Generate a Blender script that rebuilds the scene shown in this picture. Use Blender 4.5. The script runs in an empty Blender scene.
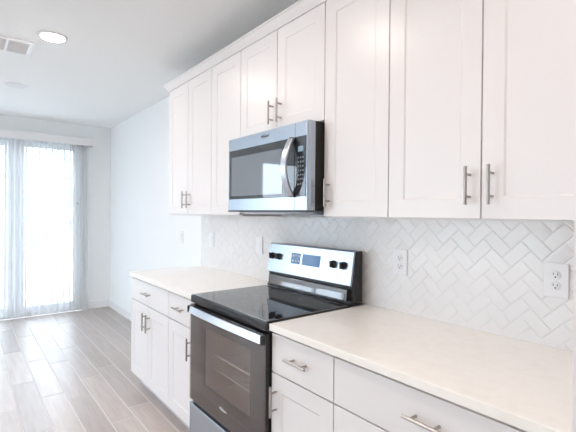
import bpy, bmesh, math, random
from mathutils import Vector, Matrix
random.seed(7)
S = bpy.context.scene
COL = S.collection

# ------------------------------------------------------------------ camera
FPX, YAW, PIT, ROL = 405.8, math.radians(38.535), math.radians(-0.345), math.radians(0.485)
CAM = Vector((0.2806, -1.6788, 1.3920))
Fw = Vector((-math.cos(YAW)*math.cos(PIT), math.sin(YAW)*math.cos(PIT), math.sin(PIT)))
Rt = Vector((math.sin(YAW), math.cos(YAW), 0)); Up = Rt.cross(Fw)
R2 = Rt*math.cos(ROL) + Up*math.sin(ROL); U2 = Up*math.cos(ROL) - Rt*math.sin(ROL)
cd = bpy.data.cameras.new('camera'); cam = bpy.data.objects.new('camera', cd); COL.objects.link(cam)
cd.sensor_width = 36.0; cd.lens = FPX/576*36.0; cd.clip_start = 0.02
M = Matrix(((R2.x, U2.x, -Fw.x, CAM.x), (R2.y, U2.y, -Fw.y, CAM.y), (R2.z, U2.z, -Fw.z, CAM.z), (0, 0, 0, 1)))
cam.matrix_world = M
S.camera = cam

# ------------------------------------------------------------------ world / exposure
W = bpy.data.worlds.new('daylight'); S.world = W; W.use_nodes = True
bg = W.node_tree.nodes['Background']
bg.inputs['Color'].default_value = (0.78, 0.87, 1.0, 1)
bg.inputs['Strength'].default_value = 4.0
LAMP = 86.0                      # emission of each round ceiling light
S.view_settings.view_transform = 'Standard'; S.view_settings.look = 'None'
S.view_settings.exposure = 0.86; S.view_settings.gamma = 1.0; S.view_settings.use_curve_mapping = False
try:
    S.cycles.use_denoising = True
    S.cycles.max_bounces = 14; S.cycles.diffuse_bounces = 8; S.cycles.glossy_bounces = 6
    S.cycles.transparent_max_bounces = 16; S.cycles.transmission_bounces = 8
    S.cycles.sample_clamp_indirect = 6
except Exception:
    pass

# ------------------------------------------------------------------ materials
def mat(name, col, rough=0.5, metal=0.0, spec=0.5, coat=0.0):
    m = bpy.data.materials.new(name); m.use_nodes = True
    b = m.node_tree.nodes['Principled BSDF']
    b.inputs['Base Color'].default_value = (*col, 1)
    b.inputs['Roughness'].default_value = rough; b.inputs['Metallic'].default_value = metal
    b.inputs['Specular IOR Level'].default_value = spec
    if coat: b.inputs['Coat Weight'].default_value = coat; b.inputs['Coat Roughness'].default_value = 0.05
    return m, m.node_tree.nodes, m.node_tree.links, b
def bump(m, scale, strength, dist=0.002, detail=3, stretch=None):
    n, l = m.node_tree.nodes, m.node_tree.links; b = n['Principled BSDF']
    tc = n.new('ShaderNodeTexCoord'); mp = n.new('ShaderNodeMapping'); no = n.new('ShaderNodeTexNoise'); bp = n.new('ShaderNodeBump')
    no.inputs['Scale'].default_value = scale; no.inputs['Detail'].default_value = detail
    bp.inputs['Strength'].default_value = strength; bp.inputs['Distance'].default_value = dist
    if stretch: mp.inputs['Scale'].default_value = stretch
    l.new(tc.outputs['Object'], mp.inputs['Vector']); l.new(mp.outputs['Vector'], no.inputs['Vector'])
    l.new(no.outputs['Fac'], bp.inputs['Height']); l.new(bp.outputs['Normal'], b.inputs['Normal'])
    return no
def vary(m, c1, c2, scale, detail=4, stretch=None, lo=0.35, hi=0.65):
    n, l = m.node_tree.nodes, m.node_tree.links; b = n['Principled BSDF']
    tc = n.new('ShaderNodeTexCoord'); mp = n.new('ShaderNodeMapping'); no = n.new('ShaderNodeTexNoise'); cr = n.new('ShaderNodeValToRGB')
    no.inputs['Scale'].default_value = scale; no.inputs['Detail'].default_value = detail
    if stretch: mp.inputs['Scale'].default_value = stretch
    cr.color_ramp.elements[0].position = lo; cr.color_ramp.elements[0].color = (*c1, 1)
    cr.color_ramp.elements[1].position = hi; cr.color_ramp.elements[1].color = (*c2, 1)
    l.new(tc.outputs['Object'], mp.inputs['Vector']); l.new(mp.outputs['Vector'], no.inputs['Vector'])
    l.new(no.outputs['Fac'], cr.inputs['Fac']); l.new(cr.outputs['Color'], b.inputs['Base Color'])
    return cr

WALL, *_ = mat('wall_paint', (0.865, 0.884, 0.886), 0.7); bump(WALL, 90, 0.12, 0.002)
CEIL, *_ = mat('ceiling_paint', (0.885, 0.895, 0.89), 0.85); bump(CEIL, 45, 0.35, 0.004, 4)
TRIM, *_ = mat('trim_paint', (0.84, 0.85, 0.86), 0.35)
CAB, *_ = mat('cabinet_paint', (0.765, 0.745, 0.742), 0.33); bump(CAB, 160, 0.02, 0.001)
CABIN, *_ = mat('cabinet_underside', (0.72, 0.70, 0.72), 0.5)
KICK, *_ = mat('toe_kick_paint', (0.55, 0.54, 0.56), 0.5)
GROUT, *_ = mat('tile_grout', (0.80, 0.785, 0.78), 0.8)
FGROUT, *_ = mat('floor_grout', (0.70, 0.68, 0.66), 0.85)
TILE, *_ = mat('white_glazed_tile', (0.84, 0.83, 0.825), 0.10); bump(TILE, 28, 0.18, 0.004, 2)
PLATE, *_ = mat('white_plastic', (0.82, 0.82, 0.83), 0.3)
SLOT, *_ = mat('socket_slot', (0.05, 0.045, 0.045), 0.6)
STEEL, *_ = mat('brushed_stainless', (0.45, 0.505, 0.58), 0.27, 1.0)
bump(STEEL, 300, 0.03, 0.0006, 2, (0.05, 1, 1))
STEELB, *_ = mat('polished_steel_bar', (0.58, 0.61, 0.66), 0.28, 1.0)
NICKEL, *_ = mat('brushed_nickel', (0.44, 0.40, 0.37), 0.30, 1.0)
BLACK, *_ = mat('black_enamel', (0.012, 0.012, 0.014), 0.22)
BLKMAT, *_ = mat('black_plastic', (0.02, 0.02, 0.022), 0.5)
GLASSB, _n, _l, _b = mat('black_ceramic_glass', (0.010, 0.010, 0.012), 0.03, 0, 1.0)
_b.inputs['IOR'].default_value = 2.0
MWGLASS, *_ = mat('microwave_dark_glass', (0.020, 0.024, 0.030), 0.03, 0, 1.0)
MWIN, _n, _l, _b2 = mat('microwave_window_mesh', (0.13, 0.155, 0.185), 0.03, 0, 1.0)
_b2.inputs['IOR'].default_value = 1.8
CAVITY, *_ = mat('oven_enamel', (0.62, 0.56, 0.52), 0.45)
BODYS, *_ = mat('appliance_side_paint', (0.022, 0.021, 0.021), 0.55, 0, 0.25)
PRINT, *_ = mat('pale_print', (0.75, 0.76, 0.78), 0.4)
DPRINT, *_ = mat('dark_print', (0.07, 0.075, 0.085), 0.5)
KEYS, *_ = mat('grey_key_print', (0.22, 0.24, 0.27), 0.4)
LATCH, *_ = mat('dark_latch', (0.03, 0.03, 0.03), 0.5)
PATIO, *_ = mat('patio_concrete', (0.60, 0.59, 0.57), 0.9); vary(PATIO, (0.52, 0.51, 0.49), (0.66, 0.65, 0.63), 3)
LAWN, *_ = mat('overexposed_lawn', (0.22, 0.30, 0.13), 0.95); vary(LAWN, (0.44, 0.46, 0.38), (0.55, 0.56, 0.48), 6)  # lawn colour lifted to pale so the ground reads overexposed

QUARTZ, qn, ql, qb = mat('cream_quartz', (0.80, 0.75, 0.69), 0.16, 0, 0.5)
vary(QUARTZ, (0.855, 0.825, 0.775), (0.885, 0.86, 0.815), 22, 8, None, 0.30, 0.55)

# wood-look floor tile: random tone per plank (attribute) and grain along X
FLOOR, fn, fl, fb = mat('wood_look_tile', (0.4, 0.35, 0.32), 0.36, 0, 1.0)
at = fn.new('ShaderNodeAttribute'); at.attribute_name = 'plank_tone'
tc = fn.new('ShaderNodeTexCoord'); mp = fn.new('ShaderNodeMapping'); no = fn.new('ShaderNodeTexNoise'); cr = fn.new('ShaderNodeValToRGB')
mp.inputs['Scale'].default_value = (1.4, 16, 1); no.inputs['Scale'].default_value = 2.2; no.inputs['Detail'].default_value = 6; no.inputs['Roughness'].default_value = 0.65
off = fn.new('ShaderNodeVectorMath'); off.operation = 'ADD'; mul = fn.new('ShaderNodeVectorMath'); mul.operation = 'SCALE'; mul.inputs['Scale'].default_value = 37.0
fl.new(at.outputs['Vector'], mul.inputs[0]); fl.new(tc.outputs['Object'], mp.inputs['Vector'])
fl.new(mp.outputs['Vector'], off.inputs[0]); fl.new(mul.outputs['Vector'], off.inputs[1]); fl.new(off.outputs['Vector'], no.inputs['Vector'])
cr.color_ramp.elements[0].position = 0.22; cr.color_ramp.elements[0].color = (0.40, 0.342, 0.312, 1)
cr.color_ramp.elements[1].position = 0.80; cr.color_ramp.elements[1].color = (0.56, 0.50, 0.465, 1)
fl.new(no.outputs['Fac'], cr.inputs['Fac'])
hs = fn.new('ShaderNodeHueSaturation'); mr = fn.new('ShaderNodeMapRange'); mr.inputs['To Min'].default_value = 0.86; mr.inputs['To Max'].default_value = 1.12
fl.new(at.outputs['Fac'], mr.inputs['Value']); fl.new(mr.outputs['Result'], hs.inputs['Value']); fl.new(cr.outputs['Color'], hs.inputs['Color'])
fl.new(hs.outputs['Color'], fb.inputs['Base Color'])
bp = fn.new('ShaderNodeBump'); bp.inputs['Strength'].default_value = 0.12; bp.inputs['Distance'].default_value = 0.002
fl.new(no.outputs['Fac'], bp.inputs['Height']); fl.new(bp.outputs['Normal'], fb.inputs['Normal'])

def shader_mat(name):
    m = bpy.data.materials.new(name); m.use_nodes = True; n, l = m.node_tree.nodes, m.node_tree.links
    n.remove(n['Principled BSDF']); return m, n, l, n['Material Output']
def slat_mat(name, tcol, fac, dcol=(0.82, 0.84, 0.86)):
    m, n, l, out = shader_mat(name)
    d = n.new('ShaderNodeBsdfDiffuse'); d.inputs['Color'].default_value = (*dcol, 1)
    t = n.new('ShaderNodeBsdfTranslucent'); t.inputs['Color'].default_value = (*tcol, 1)
    mx = n.new('ShaderNodeMixShader'); mx.inputs[0].default_value = fac
    l.new(d.outputs[0], mx.inputs[1]); l.new(t.outputs[0], mx.inputs[2]); l.new(mx.outputs[0], out.inputs[0]); return m
SLAT = slat_mat('vinyl_blind_slat', (0.72, 0.75, 0.77), 0.19, (0.80, 0.815, 0.83))
MINI = slat_mat('mini_blind_slat', (0.6, 0.66, 0.72), 0.12)
def pane_mat(name, tint, ior=1.45):
    m, n, l, out = shader_mat(name)
    tr = n.new('ShaderNodeBsdfTransparent'); tr.inputs['Color'].default_value = (*tint, 1)
    gl = n.new('ShaderNodeBsdfGlossy'); gl.inputs['Roughness'].default_value = 0.02; gl.inputs['Color'].default_value = (1, 1, 1, 1)
    fr = n.new('ShaderNodeFresnel'); ge = n.new('ShaderNodeNewGeometry'); mi = n.new('ShaderNodeMix'); mi.inputs[2].default_value = ior; mi.inputs[3].default_value = 1/ior
    l.new(ge.outputs['Backfacing'], mi.inputs[0]); l.new(mi.outputs[0], fr.inputs['IOR'])     # same reflectance leaving the pane as entering it
    mx = n.new('ShaderNodeMixShader'); l.new(fr.outputs[0], mx.inputs[0]); l.new(tr.outputs[0], mx.inputs[1]); l.new(gl.outputs[0], mx.inputs[2])
    l.new(mx.outputs[0], out.inputs[0]); return m
PANE = pane_mat('window_glass', (0.95, 0.97, 0.97))
OVENG = pane_mat('tinted_oven_glass', (0.90, 0.86, 0.84), 1.5)
def emit(name, col, s):
    m, n, l, out = shader_mat(name); e = n.new('ShaderNodeEmission'); e.inputs['Color'].default_value = (*col, 1); e.inputs['Strength'].default_value = s
    l.new(e.outputs[0], out.inputs[0]); return m
LENS = emit('lit_lamp_lens', (1.0, 0.865, 0.785), LAMP)
LENSOFF, *_ = mat('unlit_lamp_lens', (0.78, 0.79, 0.80), 0.4)
SCREEN, sn, sl, sb = mat('range_display', (0.012, 0.03, 0.06), 0.08, 0, 0.35)
sb.inputs['Emission Color'].default_value = (0.10, 0.26, 0.55, 1); sb.inputs['Emission Strength'].default_value = 0.28
LCD, ln, ll, lb = mat('microwave_display', (0.10, 0.14, 0.16), 0.1)
lb.inputs['Emission Color'].default_value = (0.35, 0.55, 0.65, 1); lb.inputs['Emission Strength'].default_value = 0.25

# ------------------------------------------------------------------ mesh helpers
OFF = {}
class MB:
    def __init__(s): s.bm = bmesh.new()
    def box(s, x0, x1, y0, y1, z0, z1):
        v = [s.bm.verts.new(p) for p in ((x0,y0,z0),(x1,y0,z0),(x1,y1,z0),(x0,y1,z0),(x0,y0,z1),(x1,y0,z1),(x1,y1,z1),(x0,y1,z1))]
        for f in ((3,2,1,0),(4,5,6,7),(0,1,5,4),(1,2,6,5),(2,3,7,6),(3,0,4,7)): s.bm.faces.new([v[i] for i in f])
        return s
    def cyl(s, p0, p1, r0, r1=None, seg=20):
        r1 = r0 if r1 is None else r1; p0, p1 = Vector(p0), Vector(p1); ax = (p1-p0).normalized()
        u = ax.orthogonal().normalized(); w = ax.cross(u)
        rings = []
        for p, r in ((p0, r0), (p1, r1)):
            rings.append([s.bm.verts.new(p + (u*math.cos(2*math.pi*i/seg) + w*math.sin(2*math.pi*i/seg))*r) for i in range(seg)])
        for i in range(seg): s.bm.faces.new((rings[0][i], rings[0][(i+1)%seg], rings[1][(i+1)%seg], rings[1][i]))
        s.bm.faces.new(rings[0][::-1]); s.bm.faces.new(rings[1]); return s
    def lathe(s, c, axis, prof, seg=32):
        """prof: (radius, height along axis) pairs, closed at both ends"""
        c = Vector(c); ax = Vector(axis).normalized(); u = ax.orthogonal().normalized(); w = ax.cross(u); rings = []
        for r, h in prof:
            rings.append([s.bm.verts.new(c + ax*h + (u*math.cos(2*math.pi*i/seg) + w*math.sin(2*math.pi*i/seg))*r) for i in range(seg)])
        for a, b in zip(rings, rings[1:]):
            for i in range(seg): s.bm.faces.new((a[i], a[(i+1)%seg], b[(i+1)%seg], b[i]))
        s.bm.faces.new(rings[0][::-1]); s.bm.faces.new(rings[-1]); return s
    def prism(s, prof, x0, x1):
        """profile in (y, z), extruded along X"""
        a = [s.bm.verts.new((x0, y, z)) for y, z in prof]; b = [s.bm.verts.new((x1, y, z)) for y, z in prof]; k = len(prof)
        for i in range(k): s.bm.faces.new((a[i], a[(i+1)%k], b[(i+1)%k], b[i]))
        s.bm.faces.new(a[::-1]); s.bm.faces.new(b); return s
    def sweep(s, pts, waxis, w, t):
        """rectangular bar swept along pts; w along waxis, t along the in-plane normal; w may be a list"""
        wa = Vector(waxis).normalized(); pts = [Vector(p) for p in pts]; rings = []
        for i, p in enumerate(pts):
            tg = (pts[min(i+1, len(pts)-1)] - pts[max(i-1, 0)]).normalized(); nn = tg.cross(wa).normalized()
            ww = w[i] if isinstance(w, (list, tuple)) else w
            rings.append([s.bm.verts.new(p + wa*a*ww/2 + nn*b*t/2) for a, b in ((-1,-1),(1,-1),(1,1),(-1,1))])
        for a, b in zip(rings, rings[1:]):
            for i in range(4): s.bm.faces.new((a[i], a[(i+1)%4], b[(i+1)%4], b[i]))
        s.bm.faces.new(rings[0][::-1]); s.bm.faces.new(rings[-1]); return s
    def shaker(s, x0, x1, z0, z1, yf, th=0.020, st=0.070, dep=0.0045, sl=0.005):
        def ring(i, y): return [s.bm.verts.new(p) for p in ((x0+i,y,z0+i),(x1-i,y,z0+i),(x1-i,y,z1-i),(x0+i,y,z1-i))]
        back = ring(0, yf+th); o = ring(0, yf); a = ring(st, yf); b = ring(st+sl, yf+dep)
        for p, q in ((back, o), (o, a), (a, b)):
            for i in range(4): s.bm.faces.new((p[i], p[(i+1)%4], q[(i+1)%4], q[i]))
        s.bm.faces.new(b); s.bm.faces.new(back[::-1]); return s
    def build(s, name, m, parent=None, bevel=0.0, smooth=False, label=None, seg=2):
        bmesh.ops.recalc_face_normals(s.bm, faces=s.bm.faces)
        off = OFF.get(parent.name, Vector((0,0,0))) if parent else Vector((0,0,0))
        if off.length: bmesh.ops.translate(s.bm, verts=s.bm.verts, vec=-off)
        me = bpy.data.meshes.new(name); s.bm.to_mesh(me); s.bm.free()
        me.materials.append(m); o = bpy.data.objects.new(name, me); COL.objects.link(o)
        if parent: o.parent = parent; OFF[o.name] = off
        if smooth:
            for p in me.polygons: p.use_smooth = True
            me.set_sharp_from_angle(angle=math.radians(38))
        if bevel:
            b = o.modifiers.new('bevel', 'BEVEL'); b.width = bevel; b.segments = seg; b.limit_method = 'ANGLE'; b.angle_limit = math.radians(35)
            b.harden_normals = False
        if label: o['label'] = label
        return o
def thing(name, loc, label, cat, group=None):
    o = bpy.data.objects.new(name, None); COL.objects.link(o); o.location = loc; o.empty_display_size = 0.1
    OFF[o.name] = Vector(loc); o['label'] = label; o['category'] = cat
    if group: o['group'] = group
    return o
def tag(o, label, cat, group=None):
    o['label'] = label; o['category'] = cat
    if group: o['group'] = group
    return o
def struct(o): o['kind'] = 'structure'; return o
def lettering(text, size, loc, parent, m, name='lettering', extr=0.0004):
    cu = bpy.data.curves.new('t', 'FONT'); cu.body = text; cu.size = size; cu.extrude = extr; cu.align_x = 'CENTER'; cu.align_y = 'CENTER'
    to = bpy.data.objects.new('t', cu); COL.objects.link(to)
    me = bpy.data.meshes.new_from_object(to); bpy.data.objects.remove(to)
    me.transform(Matrix.Translation(Vector(loc) - OFF[parent.name]) @ Matrix.Rotation(math.pi/2, 4, 'X'))
    me.materials.clear(); me.materials.append(m); me.name = name
    o = bpy.data.objects.new(name, me); COL.objects.link(o); o.parent = parent; OFF[o.name] = OFF[parent.name]
    return o

# ------------------------------------------------------------------ room shell
XF, XN, YO, H = -6.03, 3.0, -5.9, 2.62
DY0, DY1, DZ = -1.96, -0.36, 2.36          # sliding door opening in the far wall
WY0, WY1, WZ0, WZ1 = -5.45, -3.55, 0.75, 2.40   # far window
OX0, OX1, OZ0, OZ1 = -5.6, -2.2, 0.10, 2.35      # big unseen window added to the opposite wall for fill light
T = 0.14
struct(MB().box(XF-T, XN+T, 0, T, -0.1, H+0.1).build('wall_back', WALL))
w = MB()
w.box(XF-T, XF, DY1, 0, -0.1, H+0.1).box(XF-T, XF, DY0, DY1, DZ, H+0.1).box(XF-T, XF, WY1, DY0, -0.1, H+0.1)
w.box(XF-T, XF, WY0, WY1, -0.1, WZ0).box(XF-T, XF, WY0, WY1, WZ1, H+0.1).box(XF-T, XF, YO-T, WY0, -0.1, H+0.1)
struct(w.build('wall_far', WALL))
w = MB()
w.box(XF, OX0, YO-T, YO, -0.1, H+0.1).box(OX1, XN+T, YO-T, YO, -0.1, H+0.1).box(OX0, OX1, YO-T, YO, -0.1, OZ0).box(OX0, OX1, YO-T, YO, OZ1, H+0.1)
struct(w.build('wall_opposite', WALL))
struct(MB().box(XN, XN+T, YO, 0, -0.1, H+0.1).build('wall_near', WALL))
struct(MB().box(XF, XN, YO, 0, H, H+0.1).build('ceiling', CEIL))

# floor: wood-look tile planks over a grout bed, one mesh
PW, PL, G = 0.155, 0.915, 0.0055
known = {0: -3.05, -1: -2.52, -2: -2.675, 1: -4.14, 2: -3.605, 3: -4.03}
me = bpy.data.meshes.new('floor'); bm = bmesh.new(); tone = bm.faces.layers.float.new('plank_tone')
for k in range(-6, 33):
    y1 = -0.92 - PW*k; y0 = y1 - PW
    y1 = min(y1, 0.0); y0 = max(y0, YO)
    if y1 - y0 < 0.01: continue
    j0 = known.get(k, random.choice((0, 1/3, 2/3))*PL + random.uniform(-.06, .06)) % PL
    x = XF - (XF % PL) + j0 - 2*PL
    while x < XN:
        a, b = max(x, XF), min(x+PL, XN); x += PL
        if b - a < 0.02: continue
        tn = random.random(); g = G/2; c = 0.0012
        vb = [bm.verts.new(p) for p in ((a+g,y0+g,-.006),(b-g,y0+g,-.006),(b-g,y1-g,-.006),(a+g,y1-g,-.006))]
        vt = [bm.verts.new(p) for p in ((a+g+c,y0+g+c,0),(b-g-c,y0+g+c,0),(b-g-c,y1-g-c,0),(a+g+c,y1-g-c,0))]
        fs = [bm.faces.new(vt)] + [bm.faces.new((vb[i], vb[(i+1)%4], vt[(i+1)%4], vt[i])) for i in range(4)]
        for f in fs: f[tone] = tn
gv = [bm.verts.new(p) for p in ((XF,YO,-.0012),(XN,YO,-.0012),(XN,0,-.0012),(XF,0,-.0012))]
gf = bm.faces.new(gv); gf.material_index = 1
gv2 = [bm.verts.new(p) for p in ((XF,YO,-.1),(XF,0,-.1),(XN,0,-.1),(XN,YO,-.1))]
bm.faces.new(gv2).material_index = 1
bm.to_mesh(me); bm.free(); me.materials.append(FLOOR); me.materials.append(FGROUT)
fo = bpy.data.objects.new('floor', me); COL.objects.link(fo); struct(fo)

# baseboards
def bb_prof(d): return [(0, 0.0), (-d, 0.0), (-d, 0.10), (-d*0.55, 0.118), (0, 0.122)]
struct(MB().prism([(y-.0005, z+.0005) for y, z in bb_prof(0.014)], XF+0.015, -3.075).build('baseboard_back', TRIM))
b = MB(); b.prism(bb_prof(0.014), DY1+0.06, -0.001); bmesh.ops.transform(b.bm, verts=b.bm.verts, matrix=Matrix.Translation((XF+.0005, 0, .0005)) @ Matrix.Rotation(math.pi/2, 4, 'Z'))
struct(b.build('baseboard_far', TRIM))

# sliding patio door in the far wall
dr = bpy.data.objects.new('door_1', None); COL.objects.link(dr); dr.location = (XF, (DY0+DY1)/2, 0); OFF['door_1'] = Vector(dr.location); struct(dr)
f = MB(); x0, x1 = XF-0.12, XF-0.005
f.box(x0, x1, DY1-.035, DY1-.001, .001, DZ-.001).box(x0, x1, DY0+.001, DY0+.035, .001, DZ-.001).box(x0, x1, DY0+.035, DY1-.035, DZ-.04, DZ-.001).box(x0, x1, DY0+.035, DY1-.035, .001, .035)
f.build('door_frame', TRIM, dr)
mid = -1.155
for nm, ya, yb, xc in (('fixed_sash', DY0+.036, mid+.010, XF-.092), ('sliding_sash', mid-.010, DY1-.036, XF-.045)):
    s_ = MB(); a, b_ = xc-.018, xc+.018; st = .10
    s_.box(a, b_, ya, ya+st, .036, DZ-.042).box(a, b_, yb-st, yb, .036, DZ-.042).box(a, b_, ya+st, yb-st, .036, .135).box(a, b_, ya+st, yb-st, DZ-.12, DZ-.042)
    so = s_.build(nm, TRIM, dr, .002)
    MB().box(xc-.003, xc+.003, ya+st, yb-st, .135, DZ-.12).build('pane', PANE, so)
    if nm == 'sliding_sash':
        h = MB(); h.box(xc+.018, xc+.032, yb-.055, yb-.02, 1.36, 1.44); h.box(xc+.032, xc+.05, yb-.045, yb-.03, 1.38, 1.42); h.build('latch', TRIM, so, .003)
        MB().cyl((xc+.018, yb-.05, 1.51), (xc+.034, yb-.05, 1.51), .012).build('lock_knob', LATCH, so, label='dark lock knob')

# far window (only seen as a reflection in the appliances) and the added fill-light window in the opposite wall
def window(name, fixed, ax, a0, a1, z0, z1, n):
    wo = bpy.data.objects.new(name, None); COL.objects.link(wo)
    wo.location = (fixed, (a0+a1)/2, z0) if ax == 'x' else ((a0+a1)/2, fixed, z0); OFF[name] = Vector(wo.location); struct(wo)
    def bx(m_, a, b, c0, c1, lo, hi):
        if ax == 'x': m_.box(fixed-c1, fixed-c0, a, b, lo, hi)
        else: m_.box(a, b, fixed-c1, fixed-c0, lo, hi)
    f = MB(); bx(f, a0+.001, a0+.05, .03, .10, z0+.001, z1-.001); bx(f, a1-.05, a1-.001, .03, .10, z0+.001, z1-.001); bx(f, a0+.05, a1-.05, .03, .10, z1-.05, z1-.001); bx(f, a0+.05, a1-.05, .03, .10, z0+.001, z0+.05)
    for i in range(1, n): c = a0 + (a1-a0)*i/n; bx(f, c-.03, c+.03, .03, .10, z0+.05, z1-.05)
    f.build('window_frame', TRIM, wo)
    for i in range(n):
        p = MB(); bx(p, a0+(a1-a0)*i/n+.05, a0+(a1-a0)*(i+1)/n-.05, .06, .066, z0+.05, z1-.05); p.build('pane', PANE, wo)
    return wo
window('window_1', XF, 'x', WY0, WY1, WZ0, WZ1, 2)
window('window_fill', YO, 'y', OX0, OX1, OZ0, OZ1, 3)  # unseen opening, added to let in fill daylight
# horizontal mini blind over the far window (the appliances mirror it)
hb_ = thing('horizontal_blind', (XF+.03, (WY0+WY1)/2, WZ0), 'white horizontal mini blind over the far window, mirrored in the microwave door', 'blind')
MB().box(XF+.004, XF+.05, WY0-.02, WY1+.02, WZ1-.01, WZ1+.035).build('head_rail', PLATE, hb_, .002)
MB().box(XF+.012, XF+.042, WY0-.01, WY1+.01, WZ0+.01, WZ0+.025).build('bottom_rail', PLATE, hb_, .002)
for i in range(39):
    z = WZ0 + .055 + i*.0405
    m_ = MB(); vs = [m_.bm.verts.new(p) for p in ((XF+.010, WY0-.01, z+.006), (XF+.044, WY0-.01, z-.006), (XF+.044, WY1+.01, z-.006), (XF+.010, WY1+.01, z+.006))]
    m_.bm.faces.new(vs); m_.build('slat', MINI, hb_)
# ground outside
struct(MB().box(XF-T-3.6, XF-T-.002, -7, 3, -0.16, -0.06).build('ground_patio', PATIO))
struct(MB().box(XF-T-60, XF-T-3.602, -60, 60, -0.4, -0.08).build('ground_lot', LAWN))
struct(MB().box(-9.7, 40, -60, YO-T-1.2, -0.45, -0.09).build('ground_yard', PATIO))  # unseen yard, made concrete-pale to bounce daylight onto the ceiling

# tall end panel at the right end of the counter (cropped by the frame)
tag(MB().box(0.001, 0.021, -0.722, -0.001, 0.001, 2.44).build('tall_end_panel', CAB, None, .001), 'tall white vertical end panel cropped by the right edge, closing the counter', 'panel')

# ------------------------------------------------------------------ backsplash
def backsplash(x0, x1, z0, z1):
    bm = bmesh.new(); Lt, Wt, g = 0.1016, 0.0508, 0.0017; c45 = math.sqrt(.5)
    for k in range(-90, 90):
        for m_ in range(-40, 41):
            for kind in (0, 1):
                if kind == 0: u0, v0, du, dv = (k+4*m_)*Wt, k*Wt, Lt, Wt
                else: u0, v0, du, dv = (k+2+4*m_)*Wt, (k-1)*Wt, Wt, Lt
                uc, vc = u0+du/2, v0+dv/2
                X = -0.4137 + (uc-vc)*c45; Z = 1.259 + (uc+vc)*c45
                if X < x0-.1 or X > x1+.1 or Z < z0-.1 or Z > z1+.1: continue
                tx, tz = random.gauss(0, .009), random.gauss(0, .009)
                vs = []
                for ins, y in ((g/2, -.0055), (g/2+.0014, -.0083), (g/2+.0060, -.0086)):
                    for a, b in ((-1,-1),(1,-1),(1,1),(-1,1)):
                        pu, pv = a*(du/2-ins), b*(dv/2-ins)
                        dx, dz = (pu-pv)*c45, (pu+pv)*c45
                        yy = y if y > -.006 else y + dx*tx + dz*tz
                        vs.append(bm.verts.new((X+dx, yy, Z+dz)))
                bm.faces.new(vs[8:][::-1])
                for q4 in (0, 4):
                    for i in range(4): bm.faces.new((vs[q4+i], vs[q4+(i+1)%4], vs[q4+4+(i+1)%4], vs[q4+4+i]))
    for co, no_ in (((x0,0,0),(-1,0,0)), ((x1,0,0),(1,0,0)), ((0,0,z0),(0,0,-1)), ((0,0,z1),(0,0,1))):
        bmesh.ops.bisect_plane(bm, geom=bm.verts[:]+bm.edges[:]+bm.faces[:], plane_co=co, plane_no=no_, clear_outer=True)
    bmesh.ops.recalc_face_normals(bm, faces=bm.faces)
    for f in bm.faces: f.material_index = 0
    q = MB(); q.box(x0, x1, -.0065, -.0005, z0, z1)
    tmp = bpy.data.meshes.new('t'); q.bm.to_mesh(tmp); q.bm.free(); nf = len(bm.faces); bm.from_mesh(tmp); bm.faces.ensure_lookup_table()
    for f in bm.faces[nf:]: f.material_index = 1
    me = bpy.data.meshes.new('backsplash'); bm.to_mesh(me); bm.free(); me.materials.append(TILE); me.materials.append(GROUT)
    o = bpy.data.objects.new('backsplash', me); COL.objects.link(o)
    tag(o, 'glossy white herringbone tile backsplash between counter and wall cabinets', 'backsplash')
backsplash(-3.075, 0.0, 0.9145, 1.3715)

# ------------------------------------------------------------------ cabinets
def vhandle(x, zc, yf, parent, ln=0.130):
    h = MB(); h.cyl((x, yf-.032, zc-ln/2), (x, yf-.032, zc+ln/2), .0058, seg=14)
    for s_ in (-1, 1): h.cyl((x, yf, zc+s_*.038), (x, yf-.032, zc+s_*.038), .0045, seg=12)
    return h.build('handle', NICKEL, parent, smooth=True)
def hhandle(xc, z, yf, parent, ln=0.130):
    h = MB(); h.cyl((xc-ln/2, yf-.032, z), (xc+ln/2, yf-.032, z), .0058, seg=14)
    for s_ in (-1, 1): h.cyl((xc+s_*.038, yf, z), (xc+s_*.038, yf-.032, z), .0045, seg=12)
    return h.build('handle', NICKEL, parent, smooth=True)
GAP = 0.0024
def wall_cab(x0, x1, z0, doors, label, hz=None):
    t = thing('wall_cabinet', ((x0+x1)/2, -.16, z0), label, 'cabinet', 'white upper cabinets along the wall')
    b = MB(); b.box(x0+.0006, x1-.0006, -.304, -.001, z0, 2.438); b.build('body', CAB, t)
    n = len(doors)
    for i, hs_ in enumerate(doors):
        a = x0 + (x1-x0)*i/n + GAP; c = x0 + (x1-x0)*(i+1)/n - GAP
        d = MB().shaker(a, c, z0+.008, 2.411, -.3265).build('door', CAB, t, .0012)
        hx = a+.036 if hs_ == 'L' else c-.036
        vhandle(hx, (hz or z0+.12), -.3265, d)
ZB = 1.372
wall_cab(-3.048, -2.286, ZB, ('R', 'L'), 'white two-door upper cabinet at the far left end of the row')
wall_cab(-2.286, -1.905, ZB, ('R',), 'white single-door upper cabinet just left of the microwave')
wall_cab(-1.905, -1.143, 1.836, ('R', 'L'), 'short white two-door cabinet directly above the microwave', 1.954)
wall_cab(-1.143, -0.762, ZB, ('L',), 'white single-door upper cabinet just right of the microwave')
wall_cab(-0.762, 0.0, ZB, ('R', 'L'), 'large white two-door upper cabinet above the right counter, nearest the camera')
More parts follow.
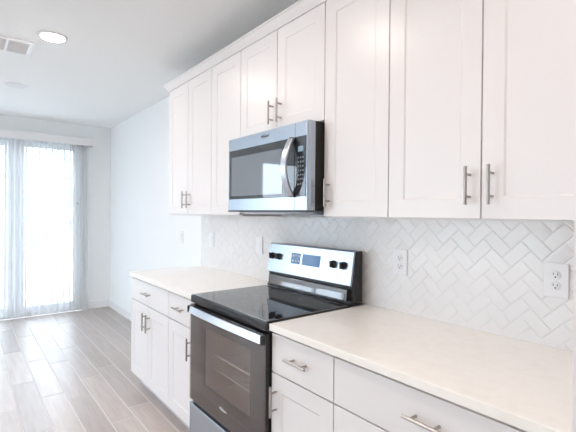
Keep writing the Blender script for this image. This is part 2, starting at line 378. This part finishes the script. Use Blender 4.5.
# crown moulding with a mitred return at the left end
def crown():
    bm = bmesh.new(); prof = [(0.0, 2.4125), (0.004, 2.4125), (0.008, 2.420), (0.015, 2.430), (0.026, 2.450), (0.030, 2.457), (0.034, 2.4575), (0.034, 2.468), (0.0, 2.468)]
    rows = []
    base = -.3275
    for d, z in prof:
        xl = -3.0485 - d*.9
        rows.append([bm.verts.new(p) for p in ((0.0, base-d, z), (xl, base-d, z), (xl, -.001, z))])
    k = len(rows)
    for i in range(k):
        a, b = rows[i], rows[(i+1) % k]
        for j in range(2): bm.faces.new((a[j], a[j+1], b[j+1], b[j]))
    bm.faces.new([r[0] for r in rows]); bm.faces.new([r[2] for r in rows][::-1])
    q = MB(); q.bm.free(); q.bm = bm
    q.box(-3.0480, -.0005, -.3275, -.3045, 2.4125, 2.4385)
    return q.build('crown_moulding', CAB)
tag(crown(), 'white crown moulding running along the tops of the upper cabinets', 'moulding')

YD = -.630
def base_cab(x0, x1, label, fronts, nk):
    t = thing('base_cabinet', ((x0+x1)/2, -.3, 0), label, 'cabinet', 'white base cabinets under the counter')
    MB().box(x0+.0006, x1-.0006, YD+.0205, -.001, .113, .8835).build('body', CAB, t)
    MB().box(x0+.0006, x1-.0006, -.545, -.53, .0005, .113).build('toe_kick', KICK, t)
    for fr in fronts:
        if fr[0] == 'drawer':
            _, a, c, z0, z1 = fr
            d = MB().box(a+GAP, c-GAP, YD, YD+.020, z0, z1).build('drawer', CAB, t, .0015)
            hhandle((a+c)/2, z0 + (0.088 if z1-z0 < .2 else (z1-z0)-.075), YD, d)
        else:
            _, a, c, z0, z1, hs_ = fr
            d = MB().shaker(a+GAP, c-GAP, z0, z1, YD).build('door', CAB, t, .0012)
            vhandle(a+.036 if hs_ == 'L' else c-.036, z1-.112, YD, d)
DT, DB, D0, D1 = .7005, .118, .7065, .8715
base_cab(-3.048, -2.286, 'white base cabinet with one drawer over two doors, at the far left end', [('drawer', -3.048, -2.286, D0, D1), ('door', -3.048, -2.667, DB, DT, 'R'), ('door', -2.667, -2.286, DB, DT, 'L')], 0)
base_cab(-2.286, -1.905, 'narrow white base cabinet with drawer and one door, left of the range', [('drawer', -2.286, -1.905, D0, D1), ('door', -2.286, -1.905, DB, DT, 'R')], 0)
base_cab(-1.143, -0.762, 'narrow white base cabinet with drawer and one door, right of the range', [('drawer', -1.143, -0.762, D0, D1), ('door', -1.143, -0.762, DB, DT, 'L')], 0)
base_cab(-0.762, 0.0, 'wide white base cabinet of stacked drawers in the bottom right corner', [('drawer', -.762, 0, D0, D1), ('drawer', -.762, 0, .4125, DT), ('drawer', -.762, 0, DB, .4085)], 0)

def counter(x0, x1, label):
    tag(MB().box(x0, x1, -.645, -.0005, .884, .914).build('countertop', QUARTZ, None, .0025), label, 'countertop', 'cream quartz countertops')
counter(-3.060, -1.9055, 'shorter cream quartz countertop to the left of the range')
counter(-1.1425, -0.0005, 'longer cream quartz countertop to the right of the range')

# ------------------------------------------------------------------ range
RX0, RX1 = -1.900, -1.148; RC = (RX0+RX1)/2
rg = thing('kitchen_range', (RC, -.35, 0), 'freestanding electric range with black glass top, stainless panel and drawer', 'range')
b = MB()                                           # shell with an oven cavity
b.box(RX0, RX0+.08, -.628, -.03, .085, .895).box(RX1-.08, RX1, -.628, -.03, .085, .895).box(RX0+.08, RX1-.08, -.10, -.03, .085, .895)
b.box(RX0+.08, RX1-.08, -.628, -.10, .085, .36).box(RX0+.08, RX1-.08, -.628, -.10, .84, .895)
b.build('body', BODYS, rg)
cv = MB(); cv.box(RX0+.081, RX0+.084, -.60, -.101, .361, .839).box(RX1-.084, RX1-.081, -.60, -.101, .361, .839).box(RX0+.084, RX1-.084, -.104, -.101, .361, .839).box(RX0+.084, RX1-.084, -.60, -.104, .361, .364).box(RX0+.084, RX1-.084, -.60, -.104, .836, .839)
cv.build('oven_cavity', CAVITY, rg)
for z in (.52, .60):
    r = MB()
    for y in (-.585, -.35, -.13): r.cyl((RX0+.09, y, z), (RX1-.09, y, z), .0042, seg=8)
    for i in range(17):
        x = RX0+.10 + (RX1-RX0-.20)*i/16; r.cyl((x, -.585, z), (x, -.13, z), .0022, seg=6)
    r.build('oven_rack', STEELB, rg, smooth=True)
for sx in (RX0+.05, RX1-.05):
    for sy in (-.58, -.08): MB().cyl((sx, sy, .0005), (sx, sy, .085), .018).build('foot', BLKMAT, rg)
MB().box(RX0+.003, RX1+.001, -.657, -.125, .879, .9185).build('cooktop_frame', BLACK, rg, .004)
ct = MB().box(RX0+.008, RX1-.006, -.650, -.13, .9186, .9230).build('cooktop_glass', GLASSB, rg, .0015)
RING, *_ = mat('burner_print', (0.035, 0.035, 0.038), 0.12)
for bx_, by_, br in ((RX0+.20, -.50, .105), (RX0+.20, -.25, .075), (RX1-.20, -.50, .085), (RX1-.20, -.25, .105)):
    q = MB(); seg = 48
    vi = [q.bm.verts.new((bx_+math.cos(2*math.pi*i/seg)*(br-.0015), by_+math.sin(2*math.pi*i/seg)*(br-.0015), .92315)) for i in range(seg)]
    vo = [q.bm.verts.new((bx_+math.cos(2*math.pi*i/seg)*br, by_+math.sin(2*math.pi*i/seg)*br, .92315)) for i in range(seg)]
    for i in range(seg): q.bm.faces.new((vi[i], vi[(i+1)%seg], vo[(i+1)%seg], vo[i]))
    q.build('burner_ring', RING, ct)
# oven door: black frame with a window hole, full tinted glass in front
od = MB(); wx0, wx1, wz0, wz1 = -1.772, -1.276, .440, .768; y0, y1 = -.655, -.632; oz0, oz1 = .323, .866
od.box(RX0+.001, wx0, y0, y1, oz0, oz1).box(wx1, RX1-.001, y0, y1, oz0, oz1).box(wx0, wx1, y0, y1, oz0, wz0).box(wx0, wx1, y0, y1, wz1, oz1)
odo = od.build('oven_door', BLACK, rg)
MB().box(RX0+.001, RX1-.001, -.6625, -.6555, oz0, oz1).build('door_glass', OVENG, odo, .002)
MB().box(wx0+.001, wx1-.001, -.640, -.636, wz0+.001, wz1-.001).build('inner_glass', OVENG, odo)
ve = MB()
for i in range(4):
    a = RX0+.09 + i*.148; ve.box(a, a+.125, -.6645, -.6626, .845, .853)
ve.build('vent_slots', BLKMAT, odo)
N = 25; pts = []
for i in range(N):
    s_ = -1 + 2*i/(N-1); pts.append((RC + .012 + s_*.356, -.705 + .030*s_*s_, .850 + .012*(1-s_*s_) - .006))
hb = MB().sweep(pts, (0, .20, .98), .038, .012).build('handle', STEELB, odo, .003, smooth=True)
for s_ in (-1, 1):
    xe = RC + .012 + s_*.356
    MB().box(min(xe, xe+s_*.014), max(xe, xe+s_*.014), -.686, -.663, .826, .864).build('handle_bracket', BLKMAT, hb, .003)
def logo(xc, y, z, size, parent, m):
    lo = lettering('Whirlpool', size, (xc, y, z), parent, m, 'logo')
    q = MB(); K = 28; w_ = size*2.3
    pts = []
    for i in range(K):
        a = math.radians(30 + 275*i/(K-1)); pts.append((xc - w_*.22 + math.cos(a)*w_*.42, y, z + size*.02 + math.sin(a)*size*.62))
    q.sweep(pts, (0, 1, 0), .0006, size*.05); q.build('logo_swirl', m, lo)
logo(RC+.015, -.6630, .402, .017, odo, PRINT)
# storage drawer
sd = MB().box(RX0+.001, RX1-.001, -.660, -.630, .095, .302).build('storage_drawer', STEEL, rg, .004)
MB().box(RX0+.01, RX1-.01, -.640, -.629, .3025, .3225).build('drawer_gap_strip', BLKMAT, rg)
MB().box(RX0+.02, RX1-.02, -.60, -.58, .02, .0845).build('kick_plate', BLKMAT, rg)
# backguard
bgp = [(-.035, .9235), (-.122, .9235), (-.122, .938), (-.100, .948), (-.100, .985), (-.108, 1.000), (-.108, 1.016), (-.080, 1.197), (-.035, 1.197)]
MB().prism(bgp, RX0+.014, RX1-.0005).build('backguard', BLACK, rg, .002)
MB().prism([(-.0925, .950), (-.127, .938), (-.1222, .997), (-.114, 1.002), (-.1005, .99)], RX0+.03, RX1-.03).build('backguard_ledge', GLASSB, rg, .003)
cpn = MB().prism([(-.1075, 1.016), (-.122, 1.016), (-.124, 1.020), (-.0955, 1.194), (-.090, 1.199), (-.0815, 1.199)], RX0+.012, RX1-.005).build('control_panel', STEEL, rg, .0015)
def py(z): return -.124 + (z-1.020)*(.0285/.174)
tilt = Vector((0, -1, .164)).normalized()
for kx in (-1.848, -1.776, -1.290, -1.215):
    c = Vector((kx, py(1.118)-.0002, 1.118))
    kn = MB().lathe(c, tilt, [(.0215, 0), (.0215, .004), (.0185, .007), (.0175, .014), (.0160, .016)], 28).build('knob', BLKMAT, cpn, smooth=True)
    g = MB(); c2 = c + tilt*.0162; g.box(c2.x-.0055, c2.x+.0055, c2.y-.012, c2.y, c2.z-.018, c2.z+.018); g.build('knob_grip', BLKMAT, kn, .002)
for a, b_ in ((-1.655, -1.572), (-1.552, -1.398)):
    MB().prism([(py(1.088)-.0014, 1.088), (py(1.152)-.0014, 1.152), (py(1.152)+.0004, 1.152), (py(1.088)+.0004, 1.088)], a, b_).build('display', SCREEN, cpn)
for i in range(3):
    for j in range(2):
        x = -1.641 + i*.026; z = 1.104 + j*.03
        MB().box(x, x+.014, py(z)-.0030, py(z)-.0010, z-.003, z+.007).build('key', PRINT, cpn)

# ------------------------------------------------------------------ microwave
mw = thing('microwave', (RC, -.2, 1.39), 'stainless over-the-range microwave with dark glass door and curved handle', 'microwave')
MX0, MX1, MZ0, MZ1 = -1.898, -1.149, 1.408, 1.8345
MB().box(MX0+.004, MX1-.0005, -.376, -.003, MZ0+.004, MZ1).build('body', BODYS, mw, .002)
MSPLIT = -1.250
def front(x0, x1, name):
    """stainless front with rounded outer edge"""
    m_ = MB(); r = .014
    xs = [(x0 + (r if x0 == MX0 else 0)), x1 - (r if x1 == MX1 else 0)]
    prof = [(x0, -.3765), (x1, -.3765)]
    if x1 == MX1: prof += [(x1, -.405), (x1-.004, -.415), (x1-.012, -.4195), (x1-.018, -.420)]
    else: prof += [(x1, -.420)]
    if x0 == MX0: prof += [(x0+.014, -.420), (x0+.004, -.414), (x0, -.405)]
    else: prof += [(x0, -.420)]
    lo = [m_.bm.verts.new((x, y, MZ0)) for x, y in prof]; hi = [m_.bm.verts.new((x, y, MZ1)) for x, y in prof]; k = len(prof)
    for i in range(k): m_.bm.faces.new((lo[i], lo[(i+1)%k], hi[(i+1)%k], hi[i]))
    m_.bm.faces.new(lo[::-1]); m_.bm.faces.new(hi)
    return m_.build(name, STEEL, mw, .0015)
md = front(MX0, MSPLIT-.001, 'door'); mp_ = front(MSPLIT+.001, MX1, 'control_panel')
gz0, gz1 = 1.474, 1.764
dg = MB().box(-1.872, MSPLIT-.0015, -.4225, -.4203, gz0, gz1).build('door_glass', MWGLASS, md, .001)
MB().box(-1.845, -1.345, -.4236, -.4226, gz0+.018, gz1-.042).build('window_screen', MWIN, dg)
cg = MB().box(MSPLIT+.0015, -1.166, -.4225, -.4203, gz0, gz1).build('panel_glass', MWGLASS, mp_, .001)
MB().box(-1.222, -1.184, -.4236, -.4226, 1.690, 1.716).build('display', LCD, cg)
q = MB()
for r_ in range(7):
    for c_ in range(3):
        x = -1.226 + c_*.018; z = 1.662 - r_*.021; q.box(x, x+.010, -.4232, -.4226, z-.004, z+.004)
q.build('keypad', KEYS, cg)
pts = []; N = 25
for i in range(N):
    s_ = -1 + 2*i/(N-1); pts.append((-1.262, -.480 + .048*s_*s_, 1.618 + s_*.140))
hm = MB().sweep(pts, (1, 0, 0), .040, .012).build('handle', STEELB, md, .003, smooth=True)
for s_ in (-1, 1): MB().box(-1.274, -1.2515, -.438, -.4228, 1.618+s_*.136-.010, 1.618+s_*.136+.010).build('handle_mount', BLKMAT, hm, .002)
logo(-1.505, -.4208, 1.806, .017, md, DPRINT)
MB().prism([(-.34, MZ0+.0035), (-.36, MZ0+.0035), (-.352, 1.394), (-.30, 1.386), (-.06, 1.386), (-.04, MZ0+.0035)], MX0+.04, MX1-.03).build('underside_grille', STEEL, mw, .002)
MB().box(MX0+.006, MX1-.004, -.4185, -.3775, MZ0-.008, MZ0-.0003).build('bottom_trim', BLKMAT, mw, .001)

# ------------------------------------------------------------------ outlets and switch
def plate(x, z, y, kind, label):
    t = thing('wall_outlet' if kind != 'switch' else 'light_switch', (x, y, z), label, 'outlet' if kind != 'switch' else 'switch', 'wall plates above the counter' if kind != 'switch' else None)
    pl = MB().box(x-.0405, x+.0405, y-.0065, y-.0002, z-.0625, z+.0625).build('cover_plate', PLATE, t, .0025)
    if kind == 'duplex':
        for s_ in (-1, 1):
            zc = z + s_*.0195
            rc = MB().lathe((x, y-.0064, zc), (0, -1, 0), [(.0165, 0), (.0165, .0025), (.0155, .003)], 24).build('receptacle', PLATE, t, smooth=True)
            q = MB(); q.box(x-.0078, x-.0056, y-.0100, y-.0095, zc-.001, zc+.0075); q.box(x+.0056, x+.0078, y-.0100, y-.0095, zc-.001, zc+.0065); q.cyl((x, y-.0100, zc-.0075), (x, y-.0095, zc-.0075), .0028, seg=12)
            q.build('slots', SLOT, rc)
        MB().cyl((x, y-.0066, z), (x, y-.0076, z), .003, seg=12).build('screw', PLATE, t)
    else:
        MB().prism([(y-.0066, z-.0335), (y-.0085, z-.0335), (y-.0105, z+.0335), (y-.0066, z+.0335)], x-.0165, x+.0165).build('rocker', PLATE, t, .001)
YT = -.0098
plate(-0.259, 1.160, YT, 'duplex', 'white duplex outlet on the tile at the far right of the counter')
plate(-0.927, 1.160, YT, 'duplex', 'white duplex outlet on the tile just right of the range')
plate(-2.140, 1.160, YT, 'decor', 'white wall plate on the tile just left of the range panel')
plate(-2.868, 1.160, YT, 'decor', 'white wall plate on the tile near the left end of the backsplash')
plate(-3.513, 1.150, 0, 'switch', 'white rocker light switch on the plain wall left of the tile')

# ------------------------------------------------------------------ ceiling fixtures
def can(x, y, label, lit=True):
    t = thing('ceiling_light', (x, y, H), label, 'ceiling light', 'round recessed ceiling lights')
    MB().lathe((x, y, H-.0003), (0, 0, -1), [(.094, 0), (.094, .003), (.087, .008), (.075, .009)], 40).build('trim_ring', PLATE, t, smooth=True)
    MB().lathe((x, y, H-.0094), (0, 0, -1), [(.074, 0), (.072, .002), (.055, .004)], 40).build('lens', LENS if lit else LENSOFF, t, smooth=True)
can(-2.985, -1.20, 'glowing round ceiling light beside the air vent')
can(-4.475, -1.29, 'unlit round white ceiling disc beyond the air vent, toward the glass door', False)
for x in (-1.50, 0.0, 1.5): can(x, -1.20, 'glowing round ceiling light above the frame, %s' % {-1.5: 'in front of the microwave', 0.0: 'over the right counter', 1.5: 'behind the camera'}[x])
for x in (-2.985, -1.50, 0.0, 1.5): can(x, -3.0, 'glowing round ceiling light out of frame in the second row, %s' % {-2.985: 'farthest down the room', -1.5: 'opposite the range', 0.0: 'behind the camera', 1.5: 'nearest the end wall'}[x])
vx0, vx1, vy0, vy1 = -3.485, -3.190, -1.70, -1.285
vt = thing('ceiling_vent', ((vx0+vx1)/2, (vy0+vy1)/2, H), 'white rectangular louvred air vent in the ceiling at the left edge', 'air vent')
q = MB(); zt, zl = H-.0005, H-.014; e = .028
q.box(vx0, vx0+e, vy0, vy1, zl, zt).box(vx1-e, vx1, vy0, vy1, zl, zt).box(vx0+e, vx1-e, vy0, vy0+e, zl, zt).box(vx0+e, vx1-e, vy1-e, vy1, zl, zt)
secs = (-1.313, -1.445, -1.565, -1.672)
for yy in secs[1:3]: q.box(vx0+e, vx1-e, yy-.008, yy+.008, zl, zt)
q.build('frame', PLATE, vt, .002)
VB, *_ = mat('vent_backing_metal', (0.68, 0.68, 0.70), 0.6)  # even pale grey for the sheet behind the louvers
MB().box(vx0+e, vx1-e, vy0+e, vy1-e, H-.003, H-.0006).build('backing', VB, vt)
for i in range(9):
    x = vx0+e+.012 + i*(vx1-vx0-2*e-.024)/8
    MB().sweep([(x, vy0+e, H-.0085), (x, vy1-e, H-.0085)], (.75, 0, .66), .013, .0012).build('louver', PLATE, vt)

# ------------------------------------------------------------------ vertical blind
bl = thing('vertical_blind', (XF+.06, -1.2, 0), 'white vertical blind hanging over the sliding glass door', 'blind')
hr = MB(); hr.box(XF+.100, XF+.110, -2.06, -.262, 2.315, 2.42); hr.box(XF+.002, XF+.100, -2.06, -.262, 2.405, 2.42); hr.box(XF+.002, XF+.100, -.272, -.262, 2.315, 2.405); hr.box(XF+.002, XF+.100, -2.06, -2.05, 2.315, 2.405)
hr.build('valance', PLATE, bl, .002)
MB().box(XF+.030, XF+.062, -2.04, -.28, 2.375, 2.4045).build('head_rail', PLATE, bl)
y = -.318; i = 0
while y > -2.02:
    m_ = MB(); K = 6; ang = math.radians(65 + random.uniform(-3, 3)); half = .0445
    pts = []
    for j in range(K+1):
        s_ = -1 + 2*j/K; px, py_ = .006*(1-s_*s_), s_*half
        pts.append((XF+.050 + px*math.cos(ang) - py_*math.sin(ang), y + px*math.sin(ang) + py_*math.cos(ang)))
    lo = [m_.bm.verts.new((a, b_, .022)) for a, b_ in pts]; hi = [m_.bm.verts.new((a, b_, 2.370)) for a, b_ in pts]
    for j in range(K): m_.bm.faces.new((lo[j], lo[j+1], hi[j+1], hi[j]))
    o = m_.build('slat', SLAT, bl, smooth=True)
    y -= .0735; i += 1
